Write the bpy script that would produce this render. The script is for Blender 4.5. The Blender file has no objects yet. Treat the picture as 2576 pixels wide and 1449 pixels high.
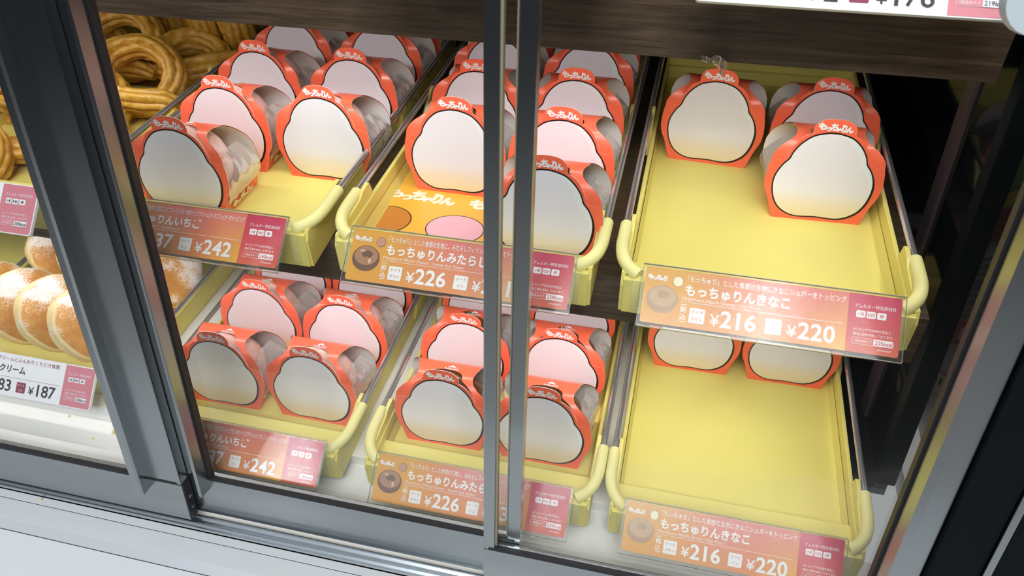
import bpy, bmesh, math, random
from mathutils import Vector, Matrix, Euler
random.seed(7)
S = bpy.context.scene
COL = S.collection

# ------------------------------------------------------------------ camera
RIGHT = Vector((0.97270465, 0.23144496, -0.01670007))
DOWN = Vector((0.13652222, -0.62899132, -0.76533104))
FWD = Vector((-0.18763621, 0.74216113, -0.64342017))
cd = bpy.data.cameras.new('camera')
cam = bpy.data.objects.new('camera', cd)
COL.objects.link(cam)
cam.matrix_world = Matrix(((RIGHT.x, -DOWN.x, -FWD.x, 0.0305), (RIGHT.y, -DOWN.y, -FWD.y, -0.4682),
                           (RIGHT.z, -DOWN.z, -FWD.z, 0.3326), (0, 0, 0, 1)))
cd.sensor_fit = 'HORIZONTAL'
cd.sensor_width = 36.0
cd.lens = 1931.1 / 2576 * 36
cd.clip_start = 0.01
cd.dof.use_dof = True
cd.dof.focus_distance = 0.60
cd.dof.aperture_fstop = 17.0
S.camera = cam

# ------------------------------------------------------------------ world, exposure, lamps
S.view_settings.view_transform = 'Standard'
S.view_settings.look = 'None'
S.view_settings.gamma = 1.0
S.view_settings.exposure = 0.0
S.cycles.use_denoising = True
S.cycles.max_bounces = 10
S.cycles.transparent_max_bounces = 24
S.cycles.sample_clamp_indirect = 6.0
S.cycles.caustics_reflective = False
S.cycles.caustics_refractive = False
W = bpy.data.worlds.new('shop')
S.world = W
W.use_nodes = True
# the shop around the case: dim at eye level, pale ceiling above, mid grey floor below
_n, _l = W.node_tree.nodes, W.node_tree.links
_tc = _n.new('ShaderNodeTexCoord')
_sp = _n.new('ShaderNodeSeparateXYZ')
_l.new(_tc.outputs['Generated'], _sp.inputs[0])
_mr = _n.new('ShaderNodeMapRange')
_mr.inputs['From Min'].default_value = -1
_mr.inputs['From Max'].default_value = 1
_l.new(_sp.outputs[2], _mr.inputs['Value'])
_r = _n.new('ShaderNodeValToRGB')
_e = _r.color_ramp.elements
_e[0].position, _e[0].color = 0.0, (0.42, 0.43, 0.43, 1)
_e[1].position, _e[1].color = 1.0, (0.80, 0.88, 0.95, 1)
for _p, _c in ((0.30, (0.42, 0.43, 0.43, 1)), (0.42, (0.014, 0.017, 0.022, 1)), (0.64, (0.014, 0.019, 0.026, 1)), (0.80, (0.45, 0.50, 0.55, 1))):
    _x = _e.new(_p)
    _x.color = _c
_l.new(_mr.outputs[0], _r.inputs[0])
_l.new(_r.outputs[0], _n['Background'].inputs['Color'])
_n['Background'].inputs['Strength'].default_value = 0.75


def area(name, loc, target, sx, sy, power, col=(1, 1, 1), spread=180):
    l = bpy.data.lights.new(name, 'AREA')
    l.shape = 'RECTANGLE'
    l.size, l.size_y = sx, sy
    l.energy = power
    l.color = col
    l.spread = math.radians(spread)
    o = bpy.data.objects.new(name, l)
    o.location = loc
    o.rotation_euler = (Vector(target) - Vector(loc)).to_track_quat('-Z', 'Y').to_euler()
    COL.objects.link(o)
    return o


H = 0.1936           # height from one shelf to the next
DY = 0.055           # each shelf steps back by this much
LED_COL = (1.0, 0.97, 0.95)
area('lamp_strip_upper', (-0.30, 0.0505, 0.1135), (-0.30, 0.105, 0), 1.02, 0.008, 0.77, LED_COL)
area('lamp_strip_lower', (-0.30, 0.0505 - DY, 0.1135 - H), (-0.30, 0.085 - DY, -H), 1.02, 0.008, 0.77, LED_COL)
area('lamp_strip_top', (-0.30, 0.047 + DY, 0.1135 + H), (-0.30, 0.045 + DY, H), 1.02, 0.008, 0.6, LED_COL)
area('shop_ceiling_panel', (0.1, -1.7, 2.1), (0, -0.2, 0), 1.6, 0.8, 58, (0.95, 0.975, 1.0))
area('shop_spot', (0.29, -0.72, 1.265), (0.10, -0.07, 0), 0.10, 0.05, 1.5, (1.0, 0.97, 0.93))
area('side_board_fill', (0.2745, 0.03, 0.36), (0.2750, 0.06, -0.1), 0.012, 0.26, 0.8, LED_COL)  # added fill for the board beyond the side pane; no real lamp there
area('shop_spot', (-1.24, -1.70, 1.37), (-0.25, -0.13, -0.2), 0.12, 0.12, 5.0, (0.95, 0.95, 1.0))

# ------------------------------------------------------------------ materials
MATS = {}


def mat(name, col, rough=0.5, metal=0.0, coat=0.0, spec=0.5, emit=None, es=0.0):
    if name in MATS:
        return MATS[name]
    m = bpy.data.materials.new(name)
    m.use_nodes = True
    b = m.node_tree.nodes['Principled BSDF']
    b.inputs['Base Color'].default_value = (*col, 1)
    b.inputs['Roughness'].default_value = rough
    b.inputs['Metallic'].default_value = metal
    b.inputs['Coat Weight'].default_value = coat
    b.inputs['Coat Roughness'].default_value = 0.12
    b.inputs['Specular IOR Level'].default_value = spec
    if emit:
        b.inputs['Emission Color'].default_value = (*emit, 1)
        b.inputs['Emission Strength'].default_value = es
    MATS[name] = m
    return m


def nodes_of(m):
    return m.node_tree.nodes, m.node_tree.links, m.node_tree.nodes['Principled BSDF']


def clear_mat(name, tint, fac, rough=0.02, haze=0.0, hazecol=(0.9, 0.9, 0.9)):
    """clear plastic, film or glass: see-through with a mirror sheen"""
    m = bpy.data.materials.new(name)
    m.use_nodes = True
    n, l = m.node_tree.nodes, m.node_tree.links
    n.clear()
    out = n.new('ShaderNodeOutputMaterial')
    tr = n.new('ShaderNodeBsdfTransparent')
    tr.inputs['Color'].default_value = (*tint, 1)
    gl = n.new('ShaderNodeBsdfGlossy')
    gl.inputs['Roughness'].default_value = rough
    fr = n.new('ShaderNodeFresnel')
    fr.inputs['IOR'].default_value = 1.45
    mul = n.new('ShaderNodeMath')
    mul.operation = 'MULTIPLY'
    mul.inputs[1].default_value = fac
    l.new(fr.outputs[0], mul.inputs[0])
    mx = n.new('ShaderNodeMixShader')
    l.new(mul.outputs[0], mx.inputs[0])
    l.new(tr.outputs[0], mx.inputs[1])
    l.new(gl.outputs[0], mx.inputs[2])
    last = mx
    if haze > 0:
        df = n.new('ShaderNodeBsdfDiffuse')
        df.inputs['Color'].default_value = (*hazecol, 1)
        m2 = n.new('ShaderNodeMixShader')
        m2.inputs[0].default_value = haze
        l.new(mx.outputs[0], m2.inputs[1])
        l.new(df.outputs[0], m2.inputs[2])
        last = m2
    l.new(last.outputs[0], out.inputs[0])
    MATS[name] = m
    return m


def add_bump(m, scale, strength, detail=3, dist=0.001, stretch=None):
    n, l, b = nodes_of(m)
    tc = n.new('ShaderNodeTexCoord')
    src = tc.outputs['Object']
    if stretch:
        mp = n.new('ShaderNodeMapping')
        mp.inputs['Scale'].default_value = stretch
        l.new(src, mp.inputs[0])
        src = mp.outputs[0]
    nz = n.new('ShaderNodeTexNoise')
    nz.inputs['Scale'].default_value = scale
    nz.inputs['Detail'].default_value = detail
    l.new(src, nz.inputs['Vector'])
    bp = n.new('ShaderNodeBump')
    bp.inputs['Strength'].default_value = strength
    bp.inputs['Distance'].default_value = dist
    l.new(nz.outputs['Fac'], bp.inputs['Height'])
    l.new(bp.outputs[0], b.inputs['Normal'])
    return nz


def ramp_color(m, fac_socket, stops):
    n, l, b = nodes_of(m)
    r = n.new('ShaderNodeValToRGB')
    r.color_ramp.elements[0].position = stops[0][0]
    r.color_ramp.elements[0].color = (*stops[0][1], 1)
    r.color_ramp.elements[1].position = stops[-1][0]
    r.color_ramp.elements[1].color = (*stops[-1][1], 1)
    for p, c in stops[1:-1]:
        e = r.color_ramp.elements.new(p)
        e.color = (*c, 1)
    l.new(fac_socket, r.inputs[0])
    l.new(r.outputs[0], b.inputs['Base Color'])
    return r


M_YEL = mat('yellow_plastic', (0.735, 0.645, 0.175), 0.42)
add_bump(M_YEL, 900, 0.06, 2, 0.0004)
M_GRIP = mat('pale_yellow_grip', (0.80, 0.74, 0.30), 0.5)
add_bump(M_GRIP, 500, 0.08, 2, 0.0004)
M_CHROME = mat('chrome', (0.66, 0.66, 0.67), 0.24, 0.85)
M_OR = mat('orange_card', (0.92, 0.155, 0.075), 0.30, coat=0.15)
M_WH = mat('white_card_edge', (0.86, 0.84, 0.81), 0.6)
M_INN = mat('grey_card_inside', (0.90, 0.84, 0.80), 0.7)
M_PALE = mat('pale_pink_print', (0.84, 0.735, 0.715), 0.30, coat=0.15)
M_PALE.node_tree.nodes['Principled BSDF'].inputs['Base Color'].default_value = (0.795, 0.775, 0.815, 1)
_n, _l, _b = nodes_of(M_PALE)
_tc = _n.new('ShaderNodeTexCoord')
_sp = _n.new('ShaderNodeSeparateXYZ')
_l.new(_tc.outputs['Object'], _sp.inputs[0])
_mr = _n.new('ShaderNodeMapRange')
_mr.inputs['From Min'].default_value = 0.004
_mr.inputs['From Max'].default_value = 0.030
_l.new(_sp.outputs[2], _mr.inputs['Value'])
ramp_color(M_PALE, _mr.outputs[0], [(0.0, (0.79, 0.65, 0.39)), (0.45, (0.80, 0.71, 0.56)), (0.75, (0.80, 0.765, 0.765)), (1.0, (0.795, 0.775, 0.815))])
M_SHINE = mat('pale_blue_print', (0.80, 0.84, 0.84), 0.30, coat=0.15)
M_INK = mat('black_print', (0.008, 0.008, 0.010), 0.35)
M_TXT = mat('white_print', (0.80, 0.80, 0.80), 0.45)
M_CREAM = mat('cream_print', (0.85, 0.75, 0.50), 0.45)
M_FILM = clear_mat('clear_film', (0.985, 0.98, 0.975), 0.6, 0.16, 0.22, (0.97, 0.93, 0.90))
M_ACR = clear_mat('clear_acrylic', (0.997, 0.995, 0.985), 0.36, 0.05, 0.008, (0.95, 0.92, 0.82))
M_GLASS = clear_mat('door_glass', (0.995, 0.998, 0.997), 0.10, 0.0)
_n, _l = M_ACR.node_tree.nodes, M_ACR.node_tree.links
_tc = _n.new('ShaderNodeTexCoord')
_mp = _n.new('ShaderNodeMapping')
_mp.inputs['Rotation'].default_value = (0, 0, 0.9)
_mp.inputs['Scale'].default_value = (1.0, 7.0, 1.0)
_nz = _n.new('ShaderNodeTexNoise')
_nz.inputs['Scale'].default_value = 420
_nz.inputs['Detail'].default_value = 4
_bp = _n.new('ShaderNodeBump')
_bp.inputs['Strength'].default_value = 0.07
_bp.inputs['Distance'].default_value = 0.0004
_l.new(_tc.outputs['Object'], _mp.inputs[0])
_l.new(_mp.outputs[0], _nz.inputs['Vector'])
_l.new(_nz.outputs['Fac'], _bp.inputs['Height'])
for _g in _n:
    if _g.type == 'BSDF_GLOSSY':
        _l.new(_bp.outputs[0], _g.inputs['Normal'])
M_ACRE = mat('acrylic_edge', (0.36, 0.30, 0.24), 0.2)
M_BLK = mat('black_panel', (0.004, 0.005, 0.006), 0.06, spec=0.55)
M_BLKM = mat('black_post', (0.006, 0.008, 0.009), 0.5, spec=0.05)
add_bump(M_BLKM, 120, 0.15, 4, 0.0006, (1, 1, 0.2))
M_GASK = mat('black_gasket', (0.010, 0.010, 0.012), 0.5)
M_ALU = mat('grey_aluminium', (0.40, 0.42, 0.43), 0.24, 1.0)
M_ALUL = mat('bright_aluminium', (0.55, 0.58, 0.60), 0.25, 1.0)
M_STEEL = mat('polished_steel', (0.55, 0.54, 0.52), 0.06, 1.0)
M_LAM = mat('white_laminate', (0.60, 0.625, 0.63), 0.22)
M_LAMG = mat('grey_laminate', (0.50, 0.515, 0.54), 0.25)
M_FLOOR = mat('white_base', (0.84, 0.83, 0.80), 0.25)
M_JOINT = mat('dark_joint', (0.035, 0.035, 0.04), 0.7)
M_LED = mat('led_diffuser', (0.9, 0.9, 0.9), 0.4, emit=LED_COL, es=2.0)
M_HOUS = mat('led_housing', (0.5, 0.5, 0.5), 0.4)
M_BOARD = mat('white_sign_board', (0.82, 0.83, 0.84), 0.35)
M_PINKP = mat('dusty_pink_print', (0.62, 0.20, 0.24), 0.4)
M_MAR = mat('maroon_print', (0.24, 0.02, 0.06), 0.4)
M_DKTXT = mat('black_lettering', (0.012, 0.012, 0.020), 0.45)
M_ORTXT = mat('orange_lettering', (0.62, 0.20, 0.05), 0.45)
M_RDTXT = mat('red_lettering', (0.60, 0.05, 0.10), 0.45)
M_BLUR = mat('grey_blue_plastic', (0.55, 0.62, 0.66), 0.5)

# walnut board
M_WOOD = mat('dark_walnut', (0.08, 0.05, 0.03), 0.42)
n, l, b = nodes_of(M_WOOD)
tc = n.new('ShaderNodeTexCoord')
mp = n.new('ShaderNodeMapping')
mp.inputs['Scale'].default_value = (3.0, 60.0, 60.0)
nz = n.new('ShaderNodeTexNoise')
nz.inputs['Scale'].default_value = 4.0
nz.inputs['Detail'].default_value = 9
nz.inputs['Roughness'].default_value = 0.68
nz.inputs['Distortion'].default_value = 0.7
l.new(tc.outputs['Object'], mp.inputs[0])
l.new(mp.outputs[0], nz.inputs['Vector'])
ramp_color(M_WOOD, nz.outputs['Fac'], [(0.30, (0.030, 0.018, 0.011)), (0.5, (0.085, 0.054, 0.033)), (0.72, (0.16, 0.108, 0.068))])
bp = n.new('ShaderNodeBump')
bp.inputs['Strength'].default_value = 0.12
bp.inputs['Distance'].default_value = 0.0006
l.new(nz.outputs['Fac'], bp.inputs['Height'])
l.new(bp.outputs[0], b.inputs['Normal'])


def speckle_mat(name, base_stops, nscale, bump, rough=0.6, powder=None):
    """baked dough: mottled crust, with a dusting of fine powder where powder is given"""
    m = mat(name, base_stops[0][1], rough)
    n, l, b = nodes_of(m)
    tc = n.new('ShaderNodeTexCoord')
    nz = n.new('ShaderNodeTexNoise')
    nz.inputs['Scale'].default_value = nscale
    nz.inputs['Detail'].default_value = 6
    l.new(tc.outputs['Object'], nz.inputs['Vector'])
    r = ramp_color(m, nz.outputs['Fac'], base_stops)
    bpn = n.new('ShaderNodeBump')
    bpn.inputs['Strength'].default_value = bump
    bpn.inputs['Distance'].default_value = 0.0015
    l.new(nz.outputs['Fac'], bpn.inputs['Height'])
    l.new(bpn.outputs[0], b.inputs['Normal'])
    if powder:
        col, psc, lo, hi = powder
        n1 = n.new('ShaderNodeTexNoise')
        n1.inputs['Scale'].default_value = psc
        n1.inputs['Detail'].default_value = 8
        n1.inputs['Roughness'].default_value = 0.75
        l.new(tc.outputs['Object'], n1.inputs['Vector'])
        n2 = n.new('ShaderNodeTexNoise')
        n2.inputs['Scale'].default_value = 38
        l.new(tc.outputs['Object'], n2.inputs['Vector'])
        ad = n.new('ShaderNodeMath')
        ad.operation = 'ADD'
        l.new(n1.outputs['Fac'], ad.inputs[0])
        l.new(n2.outputs['Fac'], ad.inputs[1])
        mr = n.new('ShaderNodeMapRange')
        mr.inputs['From Min'].default_value = lo
        mr.inputs['From Max'].default_value = hi
        l.new(ad.outputs[0], mr.inputs['Value'])
        mx = n.new('ShaderNodeMix')
        mx.data_type = 'RGBA'
        l.new(mr.outputs[0], mx.inputs[0])
        l.new(r.outputs[0], mx.inputs[6])
        mx.inputs[7].default_value = (*col, 1)
        l.new(mx.outputs[2], b.inputs['Base Color'])
    return m


M_BERRY = speckle_mat('strawberry_sugar', [(0.3, (0.60, 0.36, 0.22)), (0.55, (0.74, 0.42, 0.36)), (0.75, (0.80, 0.36, 0.40))], 90, 0.35, 0.7,
                      ((0.86, 0.62, 0.60), 900, 1.02, 1.16))
M_SOY = speckle_mat('soy_glaze', [(0.3, (0.10, 0.035, 0.010)), (0.7, (0.20, 0.075, 0.02))], 40, 0.1, 0.18)
M_CRUST = speckle_mat('fried_crust', [(0.3, (0.44, 0.17, 0.02)), (0.55, (0.60, 0.28, 0.045)), (0.75, (0.72, 0.41, 0.11))], 45, 0.25, 0.6,
                      ((0.84, 0.82, 0.79), 800, 1.01, 1.13))
M_CRUMB = speckle_mat('pale_dough', [(0.3, (0.74, 0.53, 0.22)), (0.7, (0.86, 0.70, 0.38))], 60, 0.3, 0.75,
                      ((0.90, 0.88, 0.80), 420, 1.06, 1.20))
M_SUGAR = speckle_mat('powdered_sugar', [(0.3, (0.86, 0.80, 0.70)), (0.7, (0.92, 0.91, 0.88))], 260, 0.4, 0.8)
M_CHURRO = speckle_mat('honey_glazed_dough', [(0.3, (0.46, 0.22, 0.02)), (0.5, (0.62, 0.335, 0.04)), (0.75, (0.76, 0.49, 0.12))], 160, 0.7, 0.38)


OA, PK, YE = (0.68, 0.315, 0.010), (0.66, 0.145, 0.115), (0.76, 0.41, 0.015)


_m = bpy.data.materials.new('card_blend')
_m.use_nodes = True
MATS['card_blend'] = _m
M_BLEND = _m
n, l, b = nodes_of(M_BLEND)
b.inputs['Roughness'].default_value = 0.40
tc = n.new('ShaderNodeTexCoord')
sp = n.new('ShaderNodeSeparateXYZ')
l.new(tc.outputs['Object'], sp.inputs[0])
mrx = n.new('ShaderNodeMapRange')
mrx.inputs['From Min'].default_value = -0.0805
mrx.inputs['From Max'].default_value = 0.050
l.new(sp.outputs[0], mrx.inputs['Value'])
mry = n.new('ShaderNodeMapRange')
mry.inputs['From Min'].default_value = -0.019
mry.inputs['From Max'].default_value = 0.019
l.new(sp.outputs[1], mry.inputs['Value'])
res = []
for stops in ([(0.0, OA), (0.30, (0.68, 0.265, 0.025)), (0.75, (0.69, 0.215, 0.040)), (1.0, YE)],
              [(0.0, OA), (0.22, OA), (0.55, PK), (1.0, (0.67, 0.155, 0.12))]):
    r = n.new('ShaderNodeValToRGB')
    r.color_ramp.elements[0].position = stops[0][0]
    r.color_ramp.elements[0].color = (*stops[0][1], 1)
    r.color_ramp.elements[1].position = stops[-1][0]
    r.color_ramp.elements[1].color = (*stops[-1][1], 1)
    for p_, c_ in stops[1:-1]:
        r.color_ramp.elements.new(p_).color = (*c_, 1)
    l.new(mrx.outputs[0], r.inputs[0])
    res.append(r)
mx = n.new('ShaderNodeMix')
mx.data_type = 'RGBA'
l.new(mry.outputs[0], mx.inputs[0])
l.new(res[0].outputs[0], mx.inputs[6])
l.new(res[1].outputs[0], mx.inputs[7])
l.new(mx.outputs[2], b.inputs['Base Color'])

_m = bpy.data.materials.new('allergy_blend')
_m.use_nodes = True
M_ALLG = _m
n, l, b = nodes_of(M_ALLG)
b.inputs['Roughness'].default_value = 0.40
tc = n.new('ShaderNodeTexCoord')
sp = n.new('ShaderNodeSeparateXYZ')
l.new(tc.outputs['Object'], sp.inputs[0])
mry = n.new('ShaderNodeMapRange')
mry.inputs['From Min'].default_value = -0.019
mry.inputs['From Max'].default_value = 0.019
l.new(sp.outputs[1], mry.inputs['Value'])
ramp_color(M_ALLG, mry.outputs[0], [(0.0, (0.60, 0.085, 0.030)), (0.5, (0.56, 0.045, 0.065)), (1.0, (0.52, 0.012, 0.075))])


# ------------------------------------------------------------------ mesh helpers
class MB:
    def __init__(s):
        s.v, s.f, s.m = [], [], []
        s.mats = []

    def mi(s, m):
        if m not in s.mats:
            s.mats.append(m)
        return s.mats.index(m)

    def add(s, verts, faces, m, M=None):
        k = len(s.v)
        s.v += [(M @ Vector(p))[:] if M else tuple(p) for p in verts]
        i = s.mi(m)
        for f in faces:
            s.f.append(tuple(k + j for j in f))
            s.m.append(i)
        return s

    def box(s, x0, x1, y0, y1, z0, z1, m, M=None):
        v = [(x, y, z) for z in (z0, z1) for y in (y0, y1) for x in (x0, x1)]
        return s.add(v, [(0, 2, 3, 1), (4, 5, 7, 6), (0, 1, 5, 4), (2, 6, 7, 3), (0, 4, 6, 2), (1, 3, 7, 5)], m, M)

    def bbox(s, x0, x1, y0, y1, z0, z1, m, r=0.001, M=None):
        """box with rounded edges"""
        bm = bmesh.new()
        bmesh.ops.create_cube(bm, size=1)
        for v in bm.verts:
            v.co = Vector((x0 + (v.co.x + .5) * (x1 - x0), y0 + (v.co.y + .5) * (y1 - y0), z0 + (v.co.z + .5) * (z1 - z0)))
        bmesh.ops.bevel(bm, geom=bm.edges[:], offset=r, segments=2, affect='EDGES', profile=0.6)
        bm.verts.index_update()
        s.add([v.co[:] for v in bm.verts], [[v.index for v in f.verts] for f in bm.faces], m, M)
        bm.free()
        return s

    def poly(s, pts2, z, m, M=None):
        """flat filled outline in xy at height z"""
        return s.add([(x, y, z) for x, y in pts2], [tuple(range(len(pts2)))], m, M)

    def prism(s, pts, axis, a0, a1, m, M=None):
        """outline extruded along an axis; pts are in the other two axes, in order"""
        def P(u, w, a):
            return {'x': (a, u, w), 'y': (u, a, w), 'z': (u, w, a)}[axis]
        k = len(pts)
        v = [P(u, w, a0) for u, w in pts] + [P(u, w, a1) for u, w in pts]
        f = [tuple(range(k))[::-1], tuple(range(k, 2 * k))] + [(i, (i + 1) % k, k + (i + 1) % k, k + i) for i in range(k)]
        return s.add(v, f, m, M)

    def tube(s, path, rad, m, seg=12, caps=True, M=None, section=None, twist=0.0):
        """sweep; rad number or list; section(angle)->radius factor"""
        pts = [Vector(p) for p in path]
        k = len(pts)
        rads = rad if isinstance(rad, (list, tuple)) else [rad] * k
        t0 = (pts[1] - pts[0]).normalized()
        up = Vector((0, 0, 1)) if abs(t0.z) < .9 else Vector((1, 0, 0))
        nrm = (up - t0 * up.dot(t0)).normalized()
        V, F = [], []
        for i in range(k):
            t = (pts[min(i + 1, k - 1)] - pts[max(i - 1, 0)]).normalized()
            nrm = (nrm - t * nrm.dot(t)).normalized()
            bn = t.cross(nrm)
            for j in range(seg):
                a = 2 * math.pi * j / seg
                rr = rads[i] * (section(a) if section else 1)
                a2 = a + twist * i
                V.append(pts[i] + (nrm * math.cos(a2) + bn * math.sin(a2)) * rr)
        for i in range(k - 1):
            for j in range(seg):
                F.append((i * seg + j, i * seg + (j + 1) % seg, (i + 1) * seg + (j + 1) % seg, (i + 1) * seg + j))
        if caps:
            F.append(tuple(range(seg))[::-1])
            F.append(tuple((k - 1) * seg + j for j in range(seg)))
        return s.add(V, F, m, M)

    def build(s, name, parent=None, smooth=False, loc=None, rot=None):
        me = bpy.data.meshes.new(name)
        me.from_pydata(s.v, [], s.f)
        for m in s.mats:
            me.materials.append(m)
        me.polygons.foreach_set('material_index', s.m)
        if smooth:
            me.polygons.foreach_set('use_smooth', [True] * len(me.polygons))
            try:
                me.set_sharp_from_angle(angle=math.radians(38))
            except Exception:
                pass
        me.update()
        o = bpy.data.objects.new(name, me)
        COL.objects.link(o)
        if parent:
            o.parent = parent
        if loc:
            o.location = loc
        if rot:
            o.rotation_euler = rot
        return o


def tag(o, label=None, cat=None, group=None, kind=None):
    if label:
        o['label'] = label
    if cat:
        o['category'] = cat
    if group:
        o['group'] = group
    if kind:
        o['kind'] = kind
    return o


def empty(name, loc, rot=(0, 0, 0)):
    o = bpy.data.objects.new(name, None)
    o.empty_display_size = 0.02
    o.location = loc
    o.rotation_euler = rot
    COL.objects.link(o)
    return o


KIDS = {}


def kids(o):
    return list(o.children)


def copy_tree(o, parent=None):
    ch = list(o.children)
    c = o.copy()
    COL.objects.link(c)
    if parent:
        c.parent = parent
    for k in ch:
        copy_tree(k, c)
    return c


def spline(pts, n=6, closed=False):
    """Catmull-Rom through points"""
    out = []
    k = len(pts)
    rng = k if closed else k - 1
    for i in range(rng):
        p0 = pts[(i - 1) % k] if closed or i > 0 else pts[i]
        p1, p2 = pts[i], pts[(i + 1) % k]
        p3 = pts[(i + 2) % k] if closed or i + 2 < k else p2
        for j in range(n):
            t = j / n
            out.append(tuple(0.5 * (2 * b_ + (c_ - a_) * t + (2 * a_ - 5 * b_ + 4 * c_ - d_) * t * t + (-a_ + 3 * b_ - 3 * c_ + d_) * t ** 3)
                             for a_, b_, c_, d_ in zip(p0, p1, p2, p3)))
    if not closed:
        out.append(tuple(pts[-1]))
    return out


def interp(x, tab):
    if x <= tab[0][0]:
        return tab[0][1]
    for (a, b_), (c, d) in zip(tab, tab[1:]):
        if x <= c:
            return b_ + (d - b_) * (x - a) / (c - a)
    return tab[-1][1]


def rrect(x0, x1, y0, y1, r, n=4):
    out = []
    for cx, cy, a0 in ((x1 - r, y1 - r, 0), (x0 + r, y1 - r, 90), (x0 + r, y0 + r, 180), (x1 - r, y0 + r, 270)):
        for i in range(n + 1):
            a = math.radians(a0 + 90 * i / n)
            out.append((cx + r * math.cos(a), cy + r * math.sin(a)))
    return out


def ell(cx, cy, rx, ry, n=28):
    return [(cx + rx * math.cos(2 * math.pi * i / n), cy + ry * math.sin(2 * math.pi * i / n)) for i in range(n)]


_TX = {}


def text_geo(body, bold):
    key = (body, bold)
    if key not in _TX:
        c = bpy.data.curves.new('t', 'FONT')
        c.body = body
        c.size = 1
        c.offset = bold
        c.resolution_u = 3
        o = bpy.data.objects.new('t', c)
        COL.objects.link(o)
        bpy.context.view_layer.update()
        me = bpy.data.meshes.new_from_object(o.evaluated_get(bpy.context.evaluated_depsgraph_get()))
        V = [v.co.copy() for v in me.vertices]
        F = [tuple(p.vertices) for p in me.polygons]
        bpy.data.objects.remove(o)
        bpy.data.curves.remove(c)
        bpy.data.meshes.remove(me)
        xs = [v.x for v in V] or [0]
        ys = [v.y for v in V] or [0]
        _TX[key] = (V, F, (min(xs), max(xs), min(ys), max(ys)))
    return _TX[key]


def put_text(mb, body, m, x, y, h=None, w=None, z=0.0, align='c', bold=0.0, rot=0.0, M=None):
    """lettering of ink height h and/or ink width w, placed about (x, y): align c, l or r"""
    V, F, (a, b_, c, d) = text_geo(body, bold)
    if not V:
        return
    sy = h / (d - c) if h else w / (b_ - a)
    sx = w / (b_ - a) if w else sy
    ox = {'c': (a + b_) / 2, 'l': a, 'r': b_}[align]
    oy = (c + d) / 2
    cr, sr = math.cos(rot), math.sin(rot)
    out = []
    for v in V:
        px, py = (v.x - ox) * sx, (v.y - oy) * sy
        out.append((x + px * cr - py * sr, y + px * sr + py * cr, z))
    mb.add(out, F, m, M)


LOGO = [('も', -0.40, 0.05, 0.235, 0.62, 8), ('っ', -0.205, -0.14, 0.15, 0.34, 0), ('ち', -0.045, 0.04, 0.20, 0.60, 4), ('ゅ', 0.115, -0.17, 0.13, 0.36, 0),
        ('り', 0.245, -0.02, 0.13, 0.66, 0), ('ん', 0.405, -0.10, 0.21, 0.50, 0)]


def put_logo(mb, m, x, y, w, z, M=None, count=6, slope=0.0, bold=0.035):
    for ch, cx, cy, cw, chh, rt in LOGO[:count]:
        for kk, (dx, dy) in enumerate(((0, 0), (-.009, .006), (.009, .006), (-.009, -.006), (.009, -.006))):
            put_text(mb, ch, m, x + (cx + dx) * w, y + (cy * 0.42 + dy) * w + cx * w * slope, h=chh * w * 0.37, w=cw * w, z=z + kk * 0.00003, bold=bold, rot=math.radians(rt), M=M)


# ------------------------------------------------------------------ the case: base, shelves, walls
XL, XR = -1.02, 0.2167
TILT = math.radians(8.83)       # the doors and the case stand upright; the shelves slope down to the front

fl = MB()
fl.box(XL, 0.40, -0.1652, -0.0815, -0.262, -0.2398, M_FLOOR)
o = fl.build('floor')
tag(o, kind='structure')
pf = MB()
pf.bbox(XL, 0.2085, -0.0816, 0.43, -0.262, -0.2276, M_FLOOR, 0.0008)
tag(pf.build('platform'), 'white display platform under the lower row of trays', 'display platform', kind='structure')

bk = MB()
bk.box(XL, 0.24, 0.432, 0.45, -0.262, 0.52, M_BLKM)
tag(bk.build('wall_back'), kind='structure')
wl = MB()
wl.box(XL - 0.02, XL, -0.14, 0.45, -0.262, 0.52, M_BLKM)
tag(wl.build('wall_left'), kind='structure')
# right end: black glossy inner panel and its black front post
T = Matrix.Rotation(-TILT, 4, 'X')
wr = MB()
wr.prism([(0.0062, -0.262), (0.44, -0.262), (0.44, 0.52), (0.126, 0.52)], 'x', 0.2363, 0.2525, M_BLK)
wr.box(0.2088, 0.2363, -0.004, 0.432, -0.262, -0.2300, M_BLKM)
tag(wr.build('wall_right'), kind='structure')
po = MB()
po.bbox(0.2363, 0.2525, 0.031, 0.047, -0.232, 0.46, M_BLKM, 0.0012, M=T)
tag(po.build('trim_1'), kind='structure')
# polished inner rail running upright on the end panel
pr = MB()
pr.box(0.2335, 0.2363, 0.103, 0.124, -0.245, 0.40, mat('dull_bronze_rail', (0.13, 0.095, 0.10), 0.35, 0.6), M=T)
tag(pr.build('trim_2'), kind='structure')
# side pane in front of the end post
sg = MB()
sg.box(0.2575, 0.2600, -0.112, 0.030, -0.2350, 0.42, M_GLASS, M=T)
tag(sg.build('wall_side'), kind='structure')


def shelf(name, dy, dz, label):
    s = empty(name, (0, -0.017 + dy, -0.0767 + dz))
    a = MB()
    a.box(XL, XR, 0, 0.445, 0, 0.0427, M_WOOD)
    a.build('board', s)
    tag(s, label, 'shelf', 'wooden display shelves')
    led = empty('led_strip', (0, 0.0505 - DY + dy, 0.1175 - H + dz))
    a = MB()
    a.bbox(-0.82, 0.21, -0.006, 0.006, -0.0025, -0.0006, M_HOUS, 0.0004)
    a.build('housing', led)
    a = MB()
    a.box(-0.815, 0.205, -0.0045, 0.0045, -0.0034, -0.0025, M_LED)
    a.build('diffuser', led)
    return s, led


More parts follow.
